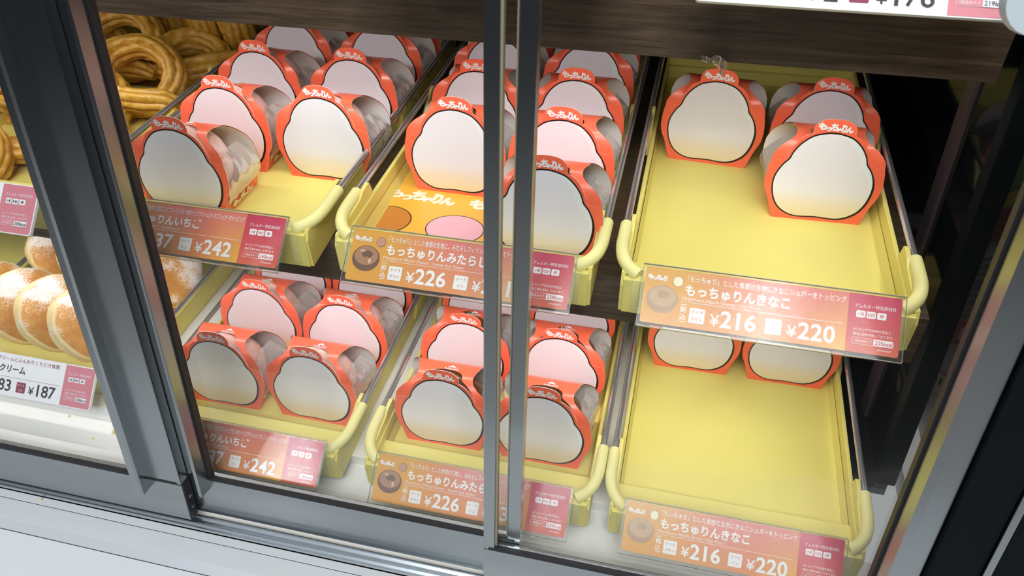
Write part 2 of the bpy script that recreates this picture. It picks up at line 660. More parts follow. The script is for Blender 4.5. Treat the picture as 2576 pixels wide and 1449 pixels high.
s_m, led_m = shelf('wooden_shelf', 0, 0, 'dark walnut shelf carrying the middle row of trays')
s_a, led_a = shelf('wooden_shelf', DY, H, 'dark walnut shelf across the top of the photo')
tag(led_m, 'slim white lamp strip under the middle walnut shelf', 'lamp')
tag(led_a, 'slim white lamp strip under the top walnut shelf', 'lamp')

# ------------------------------------------------------------------ trays


def make_tray():
    """origin: left rail where it enters the front grip; x across, y into the case"""
    r = empty('serving_tray', (0, 0, 0))
    b_ = MB()
    b_.box(0.0045, 0.1955, -0.046, 0.343, -0.0335, -0.031, M_YEL)                    # floor
    for sx in (0, 1):
        X = (lambda x: x) if sx == 0 else (lambda x: 0.2 - x)
        for x0, x1, z0, z1 in ((0.0042, 0.0075, -0.0335, -0.0100),):
            a0, a1 = sorted((X(x0), X(x1)))
            b_.bbox(a0, a1, -0.046, 0.345, z0, z1, M_YEL, 0.0007)
        # inner fillet at the foot of the wall
        pts = [(X(0.0074), -0.0312), (X(0.0108), -0.0309), (X(0.0080), -0.022)]
        if sx:
            pts = pts[::-1]
        b_.prism([(u, w) for u, w in pts], 'y', -0.044, 0.338, M_YEL)
        # raised web beside the grip
        web = [(-0.050, -0.036), (0.020, -0.030), (0.0205, -0.0105), (0.0165, 0.0022), (0.0145, 0.0030), (0.003, 0.0022), (-0.004, -0.001), (-0.047, -0.004), (-0.051, -0.012)]
        a0, a1 = sorted((X(0.0030), X(0.0062)))
        b_.prism(web, 'x', a0, a1, M_YEL)
        # rear rail bracket
        br = [(0.150, -0.024), (0.205, -0.024), (0.205, -0.012), (0.193, 0.0035), (0.187, 0.0035), (0.163, -0.011), (0.158, -0.012)]
        a0, a1 = sorted((X(0.0012), X(0.0040)))
        b_.prism(br, 'x', a0, a1, M_YEL)
    b_.bbox(0.0045, 0.1955, 0.339, 0.345, -0.0335, 0.004, M_YEL, 0.001)                # back wall
    b_.bbox(0.0075, 0.1925, 0.333, 0.340, -0.0335, -0.0185, M_YEL, 0.0008)
    b_.bbox(0.0060, 0.1940, -0.048, -0.0138, -0.0335, -0.0190, M_YEL, 0.0012)          # front ledge
    b_.bbox(0.0050, 0.1950, -0.0520, -0.0470, -0.0360, -0.0060, M_YEL, 0.0010)         # front lip
    b_.build('tray_body', r)
    for sx in (0, 1):
        g = MB()
        g.tube([(0.2 * sx, 0.000 + 0.003, 0.0), (0.2 * sx, 0.200, 0.0), (0.2 * sx, 0.342, 0.0)], 0.0026, M_CHROME, 14)
        g.build('rail', r, True)
    for sx in (0, 1):
        X = (lambda x: x) if sx == 0 else (lambda x: 0.2 - x)
        g = MB()
        path = spline([(X(0), 0.0045, 0), (X(0), -0.010, 0), (X(0.0003), -0.0235, -0.0006), (X(0.0030), -0.0345, -0.0020), (X(0.0085), -0.0425, -0.0035), (X(0.0155), -0.0475, -0.0045)], 6)
        g.tube(path, [0.0047] * (len(path) - 7) + [0.0048, 0.0049, 0.0050, 0.0051, 0.0051, 0.0050, 0.0048], M_GRIP, 16)
        g.prism([(-0.046, -0.0055), (-0.0525, -0.0055), (-0.054, -0.030), (-0.050, -0.037), (-0.043, -0.034)], 'x', *sorted((X(0.0115), X(0.0165))), M_GRIP)
        g.build('corner_grip', r, True)
    return r


TR = {}
proto_tray = make_tray()
TRAYS = [
    ('U3', 0.0000, 0.0, 0.0, 'pale yellow tray behind the upper ¥220 sign, nearly empty with three boxes'),
    ('U2', -0.2145, 0.0, 0.0, 'pale yellow tray lined with printed orange paper above the upper ¥226 sign'),
    ('U1', -0.4305, 0.0, 0.0, 'pale yellow tray of boxes above the upper ¥242 sign'),
    ('U0', -0.6470, 0.0, 0.0, 'pale yellow tray heaped with glazed ridged dough twists'),
    ('L3', 0.0121, -DY, -H, 'pale yellow tray behind the lower ¥220 sign, bare except two boxes'),
    ('L2', -0.1978, -DY, -H, 'pale yellow tray of boxes behind the lower ¥226 sign'),
    ('L1', -0.4170, -DY, -H, 'pale yellow tray of boxes behind the lower ¥242 sign'),
    ('L0', -0.6555, -0.015, -H, 'pale yellow tray of sugar dusted donuts behind the white ¥187 sign'),
    ('L9', -0.8740, -0.045, -H, 'empty pale yellow tray at the left photo edge beyond the sugar dusted donuts'),
]
for i, (k, x, y, z, lab) in enumerate(TRAYS):
    t = proto_tray if i == 0 else copy_tree(proto_tray)
    t.location = (x, y, z)
    tag(t, lab, 'tray', 'pale yellow trays with chrome rails')
    TR[k] = (x, y, z)

# ------------------------------------------------------------------ donut boxes
LEAN = 0.15
CA, SA = 1 / math.hypot(1, LEAN), LEAN / math.hypot(1, LEAN)
mm = 0.001


def fp(x, h, off=0.0):
    """front panel: x across and h up the panel, in millimetres; off = distance in front of it"""
    return (x * mm, h * mm * SA - off * CA, h * mm * CA + off * SA)


OUT_R = [(34.2, 0), (39, 15.5), (43.2, 25), (44.3, 33.5), (43.7, 42.5), (42.6, 48.0)]
TAB_R = [(31.8, 50.2), (29.6, 57), (24.8, 66), (20.3, 70.6), (16.6, 72.4), (15.7, 73.8), (15.9, 76.2), (14.3, 80.2), (10.3, 83.5), (4.5, 84.9), (0, 85.1)]


def make_box():
    r = empty('donut_box', (0, 0, 0))
    # ---- cardboard tray: base and side walls
    a = MB()
    a.box(-0.0342, 0.0342, 0, 0.056, 0.0002, 0.0008, M_OR)
    for sx in (-1, 1):
        ns = 12
        ou, inn = [], []
        for i in range(ns + 1):
            t = i / ns
            y = 0.056 * t + 0.0023 * (1 - t)
            h = 15.5 - 4.2 * math.sin(math.pi * t)
            fl_ = h / 15.5 * 4.8
            ou.append(((0.0342) * sx, 0.056 * t, 0.0004))
            ou.append(((34.2 + fl_) * mm * sx, y, h * mm))
        F = [(2 * i, 2 * i + 1, 2 * i + 3, 2 * i + 2) for i in range(ns)]
        if sx > 0:
            F = [f[::-1] for f in F]
        a.add(ou, F, M_OR)
        a.add([(x - 0.0005 * sx, y, z) for x, y, z in ou], [f[::-1] for f in F], M_WH)
        rim = []
        for i in range(ns + 1):
            p = ou[2 * i + 1]
            rim += [p, (p[0] - 0.0005 * sx, p[1], p[2])]
        a.add(rim, [(2 * i, 2 * i + 1, 2 * i + 3, 2 * i + 2) for i in range(ns)], M_WH)
    a.build('box_base', r)
    # ---- front panel with its raised tab
    right = spline(OUT_R, 4)[:] + spline(TAB_R, 4)
    ring = [(x, h) for x, h in right] + [(-x, h) for x, h in reversed(right[:-1])]
    a = MB()
    k = len(ring)
    a.add([fp(x, h) for x, h in ring], [tuple(range(k))], M_OR)
    a.add([fp(x, h, -0.0005) for x, h in ring], [tuple(range(k))[::-1]], M_INN)
    v = [fp(x, h) for x, h in ring] + [fp(x, h, -0.0005) for x, h in ring]
    a.add(v, [(i, k + i, k + (i + 1) % k, (i + 1) % k) for i in range(k)], M_WH)
    a.build('front_panel', r)
    # ---- printed plain rounded panel: dark outline, pale field, pale edge light
    half = [(0, 3.0), (17.6, 2.6), (29.2, 7.9), (35.6, 16.8), (38.3, 28), (37.6, 37), (33.7, 45.8), (29.4, 51.4), (27.2, 57.6), (22.3, 65), (14.6, 71.4), (5, 74.3), (0, 74.6)]
    full = half + [(-x, h) for x, h in reversed(half[1:-1])]
    bl = spline(full, 5, True)
    a = MB()
    a.add([fp(x, h, 0.00018) for x, h in bl], [tuple(range(len(bl)))], M_INK)
    cx, cy = 0.0, 34.0
    inn = []
    for x, h in bl:
        d = math.hypot(x - cx, h - cy)
        th = 1.15 + 0.75 * max(0.0, min(1.0, (x - 8) / 20)) * max(0.0, min(1.0, (44 - h) / 14))
        inn.append((cx + (x - cx) * (d - th) / d, cy + (h - cy) * (d - th) / d))
    a.add([fp(x, h, 0.00034) for x, h in inn], [tuple(range(len(inn)))], M_PALE)
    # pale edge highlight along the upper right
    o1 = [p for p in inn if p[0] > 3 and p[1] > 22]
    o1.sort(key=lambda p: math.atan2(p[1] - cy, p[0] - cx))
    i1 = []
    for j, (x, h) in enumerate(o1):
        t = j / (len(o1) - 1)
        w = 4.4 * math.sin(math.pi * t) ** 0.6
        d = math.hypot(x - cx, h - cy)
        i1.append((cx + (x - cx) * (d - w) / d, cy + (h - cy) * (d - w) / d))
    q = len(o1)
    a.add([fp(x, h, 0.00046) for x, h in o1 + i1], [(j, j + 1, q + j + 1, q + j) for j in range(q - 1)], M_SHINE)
    a.build('printed_panel', r)
    a = MB()
    Mf = Matrix(((1, 0, 0, 0), (0, SA, -CA, 0), (0, CA, SA, 0), (0, 0, 0, 1)))
    put_logo(a, M_TXT, 0, 0.0785, 0.0245, 0.0002, M=Mf)
    a.build('logo_lettering', r)
    # ---- band: shoulders folding back to the ridge, then down the back
    prof = [(48.0, 48 * mm * SA, 48 * mm * CA)]
    pth = spline([(48 * SA, 48 * CA), (9.4, 56.0), (14.2, 63.0), (21, 67.0), (28, 68.0), (34, 67.0)], 5)
    s_ = 48.0
    P = []
    for i, (y, z) in enumerate(pth):
        if i:
            s_ += math.hypot(y - pth[i - 1][0], z - pth[i - 1][1])
        P.append((s_, y * mm, z * mm))
    outer = [(48, 42.6), (53, 42.0), (58, 39.3), (62, 35.2), (66, 30.0), (70, 26.4), (74, 25.0), (78, 25.2), (82, 26.4), (87, 27.5)]
    hole = [(48, 34.0), (50.5, 31.4), (57, 29.2), (62, 26.4), (66, 23.6), (69, 20.5), (71, 17.2), (73, 15.4), (77, 15.2), (79.5, 13.0), (81.5, 9.0), (82.5, 0.0)]
    a = MB()
    for sx in (-1, 1):
        V = []
        for s0, y, z in P:
            o_, h_ = interp(s0, outer), interp(s0, hole)
            for q_ in range(4):
                V.append(((h_ + (o_ - h_) * q_ / 3) * mm * sx, y, z))
        F = [(4 * i + j, 4 * i + j + 1, 4 * i + j + 5, 4 * i + j + 4) for i in range(len(P) - 1) for j in range(3)]
        if sx < 0:
            F = [f[::-1] for f in F]
        a.add(V, F, M_OR)
        a.add([(x, y + 0.0003, z - 0.0004) for x, y, z in V], [f[::-1] for f in F], M_INN)
        E_ = []
        for i in range(len(P)):
            p = V[4 * i + 3]
            E_ += [p, (p[0], p[1] + 0.0003, p[2] - 0.0004)]
        a.add(E_, [(2 * i, 2 * i + 1, 2 * i + 3, 2 * i + 2) for i in range(len(P) - 1)], M_WH)
    a.build('shoulder_band', r, True)
    bpth = spline([(34, 67.0), (40, 65.3), (46, 60.5), (51, 52.5), (53.5, 43.0), (55.0, 27.0), (55.6, 15.5), (56, 0)], 4)
    bw = [(0, 34.2), (15.5, 39), (27, 43.0), (34, 43.6), (43, 43.0), (53, 39.5), (61, 33.0), (65.8, 28.5), (67, 27.5)]
    V = []
    for y, z in bpth:
        w = interp(z, bw)
        for q_ in range(7):
            V.append(((-1 + 2 * q_ / 6) * w * mm, y * mm, z * mm))
    F = [(7 * i + j, 7 * i + j + 1, 7 * i + j + 8, 7 * i + j + 7) for i in range(len(bpth) - 1) for j in range(6)]
    a = MB()
    a.add(V, F, M_OR)
    a.add([(x, y - 0.0005, z - 0.0004) for x, y, z in V], [f[::-1] for f in F], M_INN)
    a.build('back_panel', r, True)
    # ---- opening mark on the ridge, read from behind
    a = MB()
    Mo = Matrix.Translation((0.004, 0.0300, 0.0684)) @ Matrix.Rotation(math.radians(-5), 4, 'X') @ Matrix.Rotation(math.pi, 4, 'Z')
    put_text(a, 'OPEN', M_TXT, 0, 0, h=0.0026, w=0.0125, z=0.0006, bold=0.01, M=Mo)
    a.add([(-0.004, -0.0023, 0.0006), (0, -0.0050, 0.0006), (0.004, -0.0023, 0.0006), (0.0018, -0.0023, 0.0006), (-0.0018, -0.0023, 0.0006)], [(0, 1, 3), (1, 2, 3)], M_TXT, Mo)
    a.build('opening_mark', r)
    # ---- side lettering
    a = MB()
    Ms = Matrix(((0, 0.30, 0.954, 0.0366), (1, 0, 0, 0.029), (0, 0.954, -0.30, 0.0063), (0, 0, 0, 1)))
    put_logo(a, M_CREAM, 0, 0, 0.034, 0.0007, M=Ms)
    a.build('side_lettering', r)
    # ---- clear film standing out of both open sides, one sheet a side
    for sx in (-1, 1):
        a = MB()
        ny, nz = 20, 12
        V = []
        for i in range(ny + 1):
            t = i / ny
            for j in range(nz + 1):
                u = j / nz
                top = 0.053 - 0.015 * (1 - t) ** 1.5 - 0.009 * t ** 4
                z = 0.011 + (top - 0.011) * u
                y = (0.0030 + 0.16 * z) * (1 - t) + 0.0530 * t
                x = 0.0385 + 0.0080 * math.sin(math.pi * min(1, u * 0.92)) * (0.45 + 0.55 * t) - 0.009 * u ** 2
                x += 0.0007 * math.sin(13 * t + 4 * u) * (0.3 + u) + 0.0003 * math.sin(29 * t - 5 * u)
                V.append((x * sx, y, z))
        F = [(i * (nz + 1) + j, i * (nz + 1) + j + 1, (i + 1) * (nz + 1) + j + 1, (i + 1) * (nz + 1) + j) for i in range(ny) for j in range(nz)]
        a.add(V, F, M_FILM)
        a.build('film_wrap', r, True)
    return r


def make_ring_donut(name, mats_, seed):
    rnd = random.Random(seed)
    R, rr = 0.0200, 0.0128
    nu, nv = 40, 20
    V = []
    ph = [rnd.uniform(0, 6) for _ in range(4)]
    for i in range(nu):
        a = 2 * math.pi * i / nu
        Rb = R * (1 + 0.02 * math.sin(3 * a + ph[0]))
        for j in range(nv):
            b_ = 2 * math.pi * j / nv
            rb = rr * (1 + 0.04 * math.sin(2 * a + ph[1]) + 0.03 * math.sin(3 * b_ + 4 * a + ph[2]))
            V.append(((Rb + rb * math.cos(b_)) * math.cos(a), rb * math.sin(b_) * 1.1, (Rb + rb * math.cos(b_)) * math.sin(a)))
    F = [(i * nv + j, i * nv + (j + 1) % nv, ((i + 1) % nu) * nv + (j + 1) % nv, ((i + 1) % nu) * nv + j) for i in range(nu) for j in range(nv)]
    m = MB()
    m.add(V, F, mats_)
    o = m.build(name, None, True)
    return o


box0 = make_box()
berry0 = make_ring_donut('strawberry_donut', M_BERRY, 1)
soy0 = make_ring_donut('soy_sauce_donut', M_SOY, 2)
used = {'b': 0, 'd0': 0, 'd1': 0}
ROW = ['front', 'second', 'third', 'fourth', 'fifth']
TN = {'U1': 'upper ¥242 tray', 'U2': 'upper ¥226 tray', 'U3': 'upper ¥220 tray', 'L1': 'lower ¥242 tray', 'L2': 'lower ¥226 tray', 'L3': 'lower ¥220 tray'}


def put_box(tray, col, row, x, y, zt, rz=0.0, donut=None, label=None):
    o = box0 if used['b'] == 0 else copy_tree(box0)
    used['b'] += 1
    o.location = (x, y, zt)
    o.rotation_euler = (0, 0, rz)
    where = f'{ROW[row]} in the {col} column of the {TN[tray]}'
    tag(o, label or f'orange box with pale panel, {where}', 'donut box', 'orange donut boxes on the trays')
    if donut is not None:
        src, key, nm = ((berry0, 'd0', 'pink sugared'), (soy0, 'd1', 'brown glazed'))[donut]
        d = src if used[key] == 0 else src.copy()
        if used[key]:
            COL.objects.link(d)
        used[key] += 1
        d.location = (x + 0.029 * -math.sin(rz), y + 0.029 * math.cos(rz), zt + 0.0352)
        d.rotation_euler = (random.uniform(-.1, .1), random.uniform(0, 6), rz)
        tag(d, f'{nm} donut inside the box {where}', 'donut', 'donuts inside the boxes')


ZU, ZL = -0.031, -0.031 - H
PLACE = {
    'U1': ([(-0.3642, -0.0127), (-0.3650, 0.0630), (-0.3710, 0.1395), (-0.3720, 0.2150), (-0.3720, 0.2760)],
           [(-0.2713, 0.0621), (-0.2746, 0.1400), (-0.2760, 0.2150), (-0.2760, 0.2760)]),
    'U2': ([(-0.1526, 0.0637), (-0.1531, 0.1382), (-0.1545, 0.2130), (-0.1545, 0.2760)],
           [(-0.0608, -0.0111), (-0.0626, 0.0644), (-0.0640, 0.1375), (-0.0640, 0.2130), (-0.0645, 0.2760)]),
    'L1': ([(-0.3600, -0.0523 - 0.001), (-0.3580, 0.0232), (-0.3590, 0.098)], [(-0.2680, -0.0520 - 0.001), (-0.2655, 0.0190), (-0.2660, 0.094)]),
    'L2': ([(-0.1417, -0.0541), (-0.1418, 0.0193), (-0.1430, 0.0945)], [(-0.0529, -0.0545), (-0.0515, 0.0183), (-0.0520, 0.0930)]),
}
for tr, (Lc, Rc) in PLACE.items():
    zt = ZU if tr[0] == 'U' else ZL
    for cn, cl in (('left', Lc), ('right', Rc)):
        for i, (x, y) in enumerate(cl):
            dn = None
            if tr in ('U1', 'L1') and i < 3:
                dn = 0
            if tr in ('U2', 'L2') and i < 3:
                dn = 1
            put_box(tr, cn, i, x, y, zt + (0.0004 if tr == 'U2' else 0), random.uniform(-.015, .015), dn)
put_box('U3', 'left', 0, 0.0550, 0.1595, ZU, -0.07, None, 'orange box with pale panel alone at the left of the upper ¥220 tray')
put_box('U3', 'right', 0, 0.1445, 0.0860, ZU, 0.03, None, 'orange box with pale panel, nearest of the two at right in the upper ¥220 tray')
put_box('U3', 'right', 1, 0.1490, 0.1610, ZU, 0.0, None, 'orange box with pale panel half hidden behind another at right in the upper ¥220 tray')
put_box('L3', 'left', 0, 0.0699, 0.0887, ZL, 0.015, None, 'orange box with pale panel at the left of the bare lower ¥220 tray')
put_box('L3', 'right', 0, 0.1604, 0.0896, ZL, 0.012, None, 'orange box with pale panel at the right of the bare lower ¥220 tray')

# printed paper liner under the boxes of the middle upper tray
M_LIN = mat('orange_paper', (0.80, 0.43, 0.055), 0.30)
M_LINP = mat('pink_paper_print', (0.80, 0.42, 0.46), 0.32)
M_LINB = mat('brown_paper_print', (0.55, 0.21, 0.04), 0.32)
M_LINW = mat('white_paper_print', (0.86, 0.78, 0.60), 0.35)
pl = empty('paper_liner', (TR['U2'][0], 0, -0.0310))
a = MB()
a.box(0.0115, 0.1885, -0.0120, 0.325, 0.00005, 0.0003, M_LIN)
a.build('sheet', pl)
a = MB()
for (cx, cy, rx, ry, m_) in ((0.0165, 0.0150, 0.0215, 0.0195, M_LINB), (0.0765, 0.0130, 0.0245, 0.0195, M_LINP)):
    pts = [p for p in ell(cx, cy, rx, ry, 40)]
    a.poly([(max(0.0118, x), max(-0.0118, y)) for x, y in pts], 0.00036, M_INK)
    pts = [p for p in ell(cx, cy, rx - 0.0009, ry - 0.0009, 40)]
    a.poly([(max(0.0119, x), max(-0.0117, y)) for x, y in pts], 0.00042, m_)
a.build('printed_blobs', pl)
a = MB()
put_logo(a, M_LINW, 0.0350, 0.053, 0.060, 0.0004)
put_logo(a, M_LINW, 0.1100, 0.050, 0.060, 0.0004)
a.build('logo_lettering', pl)
tag(pl, 'glossy orange printed paper lining the tray under the upper ¥226 boxes', 'paper liner')

# ------------------------------------------------------------------ price signs
CW, CH = 0.161, 0.0380
SLOPE = math.atan2(0.0263, 0.0325)


def cu(u):
    return (u - .5) * CW


def cv(v):
    return (.5 - v) * CH


def put_digits(mb, body, m, x, y, h, w, z, bold):
    """price figures set one by one at an even pitch, starting at x"""
    pitch = w / len(body)
    for k, ch in enumerate(body):
        V, F, (a, b_, c, d) = text_geo(ch, bold)
        nat = (b_ - a) / (d - c) * h
        put_text(mb, ch, m, x + pitch * (k + .5), y, h=h, w=min(nat * 1.02, pitch * 0.93), z=z, bold=bold)


def chip(mb, u, v, w, h, m, z, r=0.0008):
    mb.poly(rrect(cu(u) - w / 2, cu(u) + w / 2, cv(v) - h / 2, cv(v) + h / 2, r), z, m)


def allergy(parent, kcal, panel_m, txt_m, chip_txt, date=None, z=0.0002, part_u=0.803):
    a = MB()
    pts = rrect(cu(part_u), cu(1), -CH / 2, CH / 2, 0.0016)
    pts = [((cu(part_u) if x < cu(part_u) + 0.0017 else x), (math.copysign(CH / 2, y) if x < cu(part_u) + 0.0017 and abs(y) > CH / 2 - 0.0016 else y)) for x, y in pts]
    a.poly(pts, z, panel_m)
    p = a.build('allergy_panel', parent)
    a = MB()
    put_text(a, 'アレルギー特定原材料', txt_m, cu(0.903), cv(0.205), h=0.0026, w=0.0245, z=z + .0002)
    for u, s_, w_ in ((0.850, '小麦', .0040), (0.889, '乳成分', .0046), (0.928, '卵', .0024)):
        chip(a, u, 0.345, 0.0055, 0.0044, M_TXT, z + .0002)
        put_text(a, s_, chip_txt, cu(u), cv(0.345), h=0.0024, w=w_, z=z + .0004, bold=0.01)
    put_text(a, '※ショップでは他の商品と', txt_m, cu(0.828), cv(0.605), h=0.0019, w=0.0222, z=z + .0002, align='l')
    put_text(a, '製造工程を共有しております。', txt_m, cu(0.828), cv(0.685), h=0.0019, w=0.0240, z=z + .0002, align='l')
    x0, x1, y0, y1 = cu(.826), cu(.978), cv(.855), cv(.745)
    a.poly(rrect(x0, x1, y0, y1, 0.0008), z + .0002, txt_m)
    a.poly(rrect(x0 + .0002, x1 - .0002, y0 + .0002, y1 - .0002, 0.0007), z + .0003, panel_m)
    put_text(a, '1商品あたり', txt_m, cu(.867), cv(.80), h=0.0019, w=0.0100, z=z + .0004)
    a.poly(rrect(cu(.905), x1, y0, y1, 0.0008), z + .00042, M_TXT)
    put_text(a, kcal, chip_txt, cu(.942), cv(.80), h=0.0027, w=0.0104, z=z + .0006, bold=0.01)
    if date:
        put_text(a, date, txt_m, cu(.946), cv(.915), h=0.0011, w=0.0085, z=z + .0002)
    a.build('allergy_lettering', p)


def square(a, u, v, w, h, lines, sq_m, tx_m, z):
    chip(a, u, v, w, h, sq_m, z)
    for k, s_ in enumerate(lines):
        put_text(a, s_, tx_m, cu(u), cv(v) + (0.25 - 0.5 * k) * h * 0.95, h=h * 0.25, w=w * (0.74 if len(s_) > 2 else 0.50), z=z + .0002, bold=0.012)


def holder(root):
    """bent clear acrylic: sloping face, folded over the top, small foot lip"""
    w = 0.0825
    a = MB()
    a.box(-w, w, -0.0218, 0.0196, 0.0010, 0.0020, M_ACR)
    a.box(-w, w, -0.0218, 0.0196, -0.0020, -0.0012, M_ACR)
    a.prism([(0.0196, 0.0020), (0.0204, 0.0010), (0.0204, -0.0010), (0.0150, -0.0074), (0.0142, -0.0068), (0.0196, -0.0004)], 'x', -w, w, M_ACR)
    a.build('acrylic_holder', root)
    a = MB()
    for y0, y1, z0, z1 in ((-0.0222, -0.0218, -0.0020, 0.0020), (0.0204, 0.0208, -0.0012, 0.0012)):
        a.box(-w, w, y0, y1, z0, z1, M_ACRE)
    for x in (-w, w):
        a.box(x - 0.0002, x + 0.0002, -0.0218, 0.0196, 0.0010, 0.0020, M_ACRE)
    a.build('holder_edge', root)


def photo_donut(kind):
    return {'berry': (M_BERRY, M_LINP), 'soy': (mat('soy_print', (0.13, 0.045, 0.016), 0.35), mat('soy_print_light', (0.36, 0.17, 0.08), 0.35)),
            'flour': (mat('flour_print', (0.42, 0.25, 0.12), 0.45), mat('flour_print_light', (0.52, 0.33, 0.17), 0.45))}[kind]


def promo_card(loc, kind, tagline, name, eng, p1, p2, kcal, label):
    r = empty('price_sign', loc, (SLOPE, 0, 0))
    holder(r)
    a = MB()
    a.poly(rrect(-CW / 2, CW / 2, -CH / 2, CH / 2, 0.0016), 0, M_BLEND)
    a.poly(rrect(-CW / 2, CW / 2, -CH / 2, CH / 2, 0.0016)[::-1], -0.0004, M_WH)
    a.build('printed_sheet', r)
    allergy(r, kcal, M_ALLG, M_TXT, M_RDTXT, '20260603')
    z = 0.0003
    a = MB()
    dk, lt = photo_donut(kind)
    a.poly(ell(cu(.079), cv(.555), 0.0103, 0.0094, 36), z, dk)
    a.poly(ell(cu(.079), cv(.505), 0.0088, 0.0070, 36), z + .0001, lt)
    a.poly(ell(cu(.083), cv(.475), 0.0040, 0.0028, 24), z + .0002, dk)
    a.poly([(cu(.078), cv(.525)), (cu(.088), cv(.525)), (cu(.083), cv(.560))], z + .0003, M_BLEND)
    if kind == 'soy':
        a.poly(ell(cu(.060), cv(.42), 0.0022, 0.0007, 14), z + .0003, mat('glaze_highlight', (0.62, 0.42, 0.28), .35))
        a.poly(ell(cu(.099), cv(.60), 0.0011, 0.0020, 14), z + .0003, MATS['glaze_highlight'])
    a.build('donut_picture', r)
    a = MB()
    put_logo(a, M_TXT, cu(.060), cv(.185), 0.0150, z, count=5)
    a.poly(ell(cu(.135), cv(.21), 0.0034, 0.0036, 24), z, M_INK)
    a.poly(ell(cu(.135), cv(.21), 0.0032, 0.0034, 24), z + .0001, {'flour': M_CREAM, 'soy': mat('tan_print', (0.50, 0.24, 0.15), .4), 'berry': M_LINP}[kind])
    put_text(a, tagline, M_TXT, cu(.172), cv(.13), h=0.0043, w=0.100, z=z, align='l', bold=0.006)
    put_text(a, eng, M_TXT, cu(.160), cv(.500), h=0.0028, w=0.0044 * len(eng) * 0.345, z=z, align='l')
    a.box(cu(.153), cu(.785), cv(.556), cv(.549), z, z + .0001, M_TXT)
    a.build('slogan_lettering', r)
    a = MB()
    put_text(a, name, M_TXT, cu(.168), cv(.34), h=0.0078, w=0.0074 * len(name), z=z, align='l', bold=0.030)
    a.build('product_lettering', r)
    a = MB()
    put_text(a, '税', M_TXT, cu(.1695), cv(.685), h=0.0042, z=z, bold=0.012)
    put_text(a, '込', M_TXT, cu(.1695), cv(.815), h=0.0042, z=z, bold=0.012)
    put_text(a, '(', M_TXT, cu(.1695), cv(.605), h=0.0045, w=0.0011, z=z, rot=-math.pi / 2)
    put_text(a, '(', M_TXT, cu(.1695), cv(.895), h=0.0045, w=0.0011, z=z, rot=math.pi / 2)
    square(a, .226, .770, 0.0100, 0.0100, ('テイク', 'アウト'), M_TXT, M_ORTXT, z)
    put_text(a, '¥', M_TXT, cu(.297), cv(.80), h=0.0075, w=0.0062, z=z, bold=0.012)
    put_digits(a, p1, M_TXT, cu(.318), cv(.765), 0.0112, 0.0232, z, 0.022)
    square(a, .527, .770, 0.0100, 0.0100, ('イート', 'イン'), M_TXT, M_ORTXT, z)
    put_text(a, '¥', M_TXT, cu(.598), cv(.80), h=0.0075, w=0.0062, z=z, bold=0.012)
    put_digits(a, p2, M_TXT, cu(.620), cv(.765), 0.0112, 0.0232, z, 0.022)
    a.build('price_lettering', r)
    tag(r, label, 'price sign', 'price signs hung on the trays')
    return r


def white_card(loc, label, back=0.0110, tagline=None, name=None, p1=None, p2=None, kcal=None, part_u=0.803):
    r = empty('price_sign', loc, (SLOPE + 0.10, 0, 0))
    a = MB()
    pts = rrect(-CW / 2 - .001, CW / 2 + .001, -CH / 2 - .0008, CH / 2 + .0008, 0.0022)
    a.prism(pts, 'z', -0.0026, 0.0, M_BOARD)
    a.build('sign_board', r)
    a = MB()
    a.box(-0.05, 0.05, 0.012, 0.0185, -back, -0.0026, M_ACR)
    a.build('hanging_clip', r)
    if kcal:
        allergy(r, kcal, M_PINKP, M_TXT, M_DKTXT, None, part_u=part_u)
    z = 0.0002
    if tagline or p1:
        a = MB()
        if tagline:
            put_text(a, tagline, M_MAR, cu(.76), cv(.10), h=0.0042, w=0.0046 * len(tagline), z=z, align='r', bold=0.006)
            a.box(cu(.153), cu(.785), cv(.556), cv(.549), z, z + .0001, M_MAR)
        put_text(a, '税', M_MAR, cu(.1695), cv(.685), h=0.0042, z=z, bold=0.012)
        put_text(a, '込', M_MAR, cu(.1695), cv(.815), h=0.0042, z=z, bold=0.012)
        put_text(a, '(', M_MAR, cu(.1695), cv(.895), h=0.0045, w=0.0011, z=z, rot=math.pi / 2)
        a.build('slogan_lettering', r)
    if name:
        a = MB()
        put_text(a, name, M_DKTXT, cu(.17), cv(.34), h=0.0075, w=0.0074 * len(name), z=z, align='l', bold=0.025)
        a.build('product_lettering', r)
    if p1:
        a = MB()
        square(a, .226, .770, 0.0100, 0.0100, ('テイク', 'アウト'), M_MAR, M_TXT, z)
        put_text(a, '¥', M_DKTXT, cu(.297), cv(.80), h=0.0075, w=0.0062, z=z, bold=0.010)
        put_digits(a, p1, M_DKTXT, cu(.318), cv(.765), 0.0112, 0.0232, z, 0.014)
        square(a, .527, .770, 0.0100, 0.0100, ('イート', 'イン'), M_MAR, M_TXT, z)
        put_text(a, '¥', M_DKTXT, cu(.598), cv(.80), h=0.0075, w=0.0062, z=z, bold=0.010)
        put_digits(a, p2, M_DKTXT, cu(.620), cv(.765), 0.0112, 0.0232, z, 0.014)
        a.build('price_lettering', r)
    tag(r, label, 'price sign', 'price signs hung on the trays')
    return r


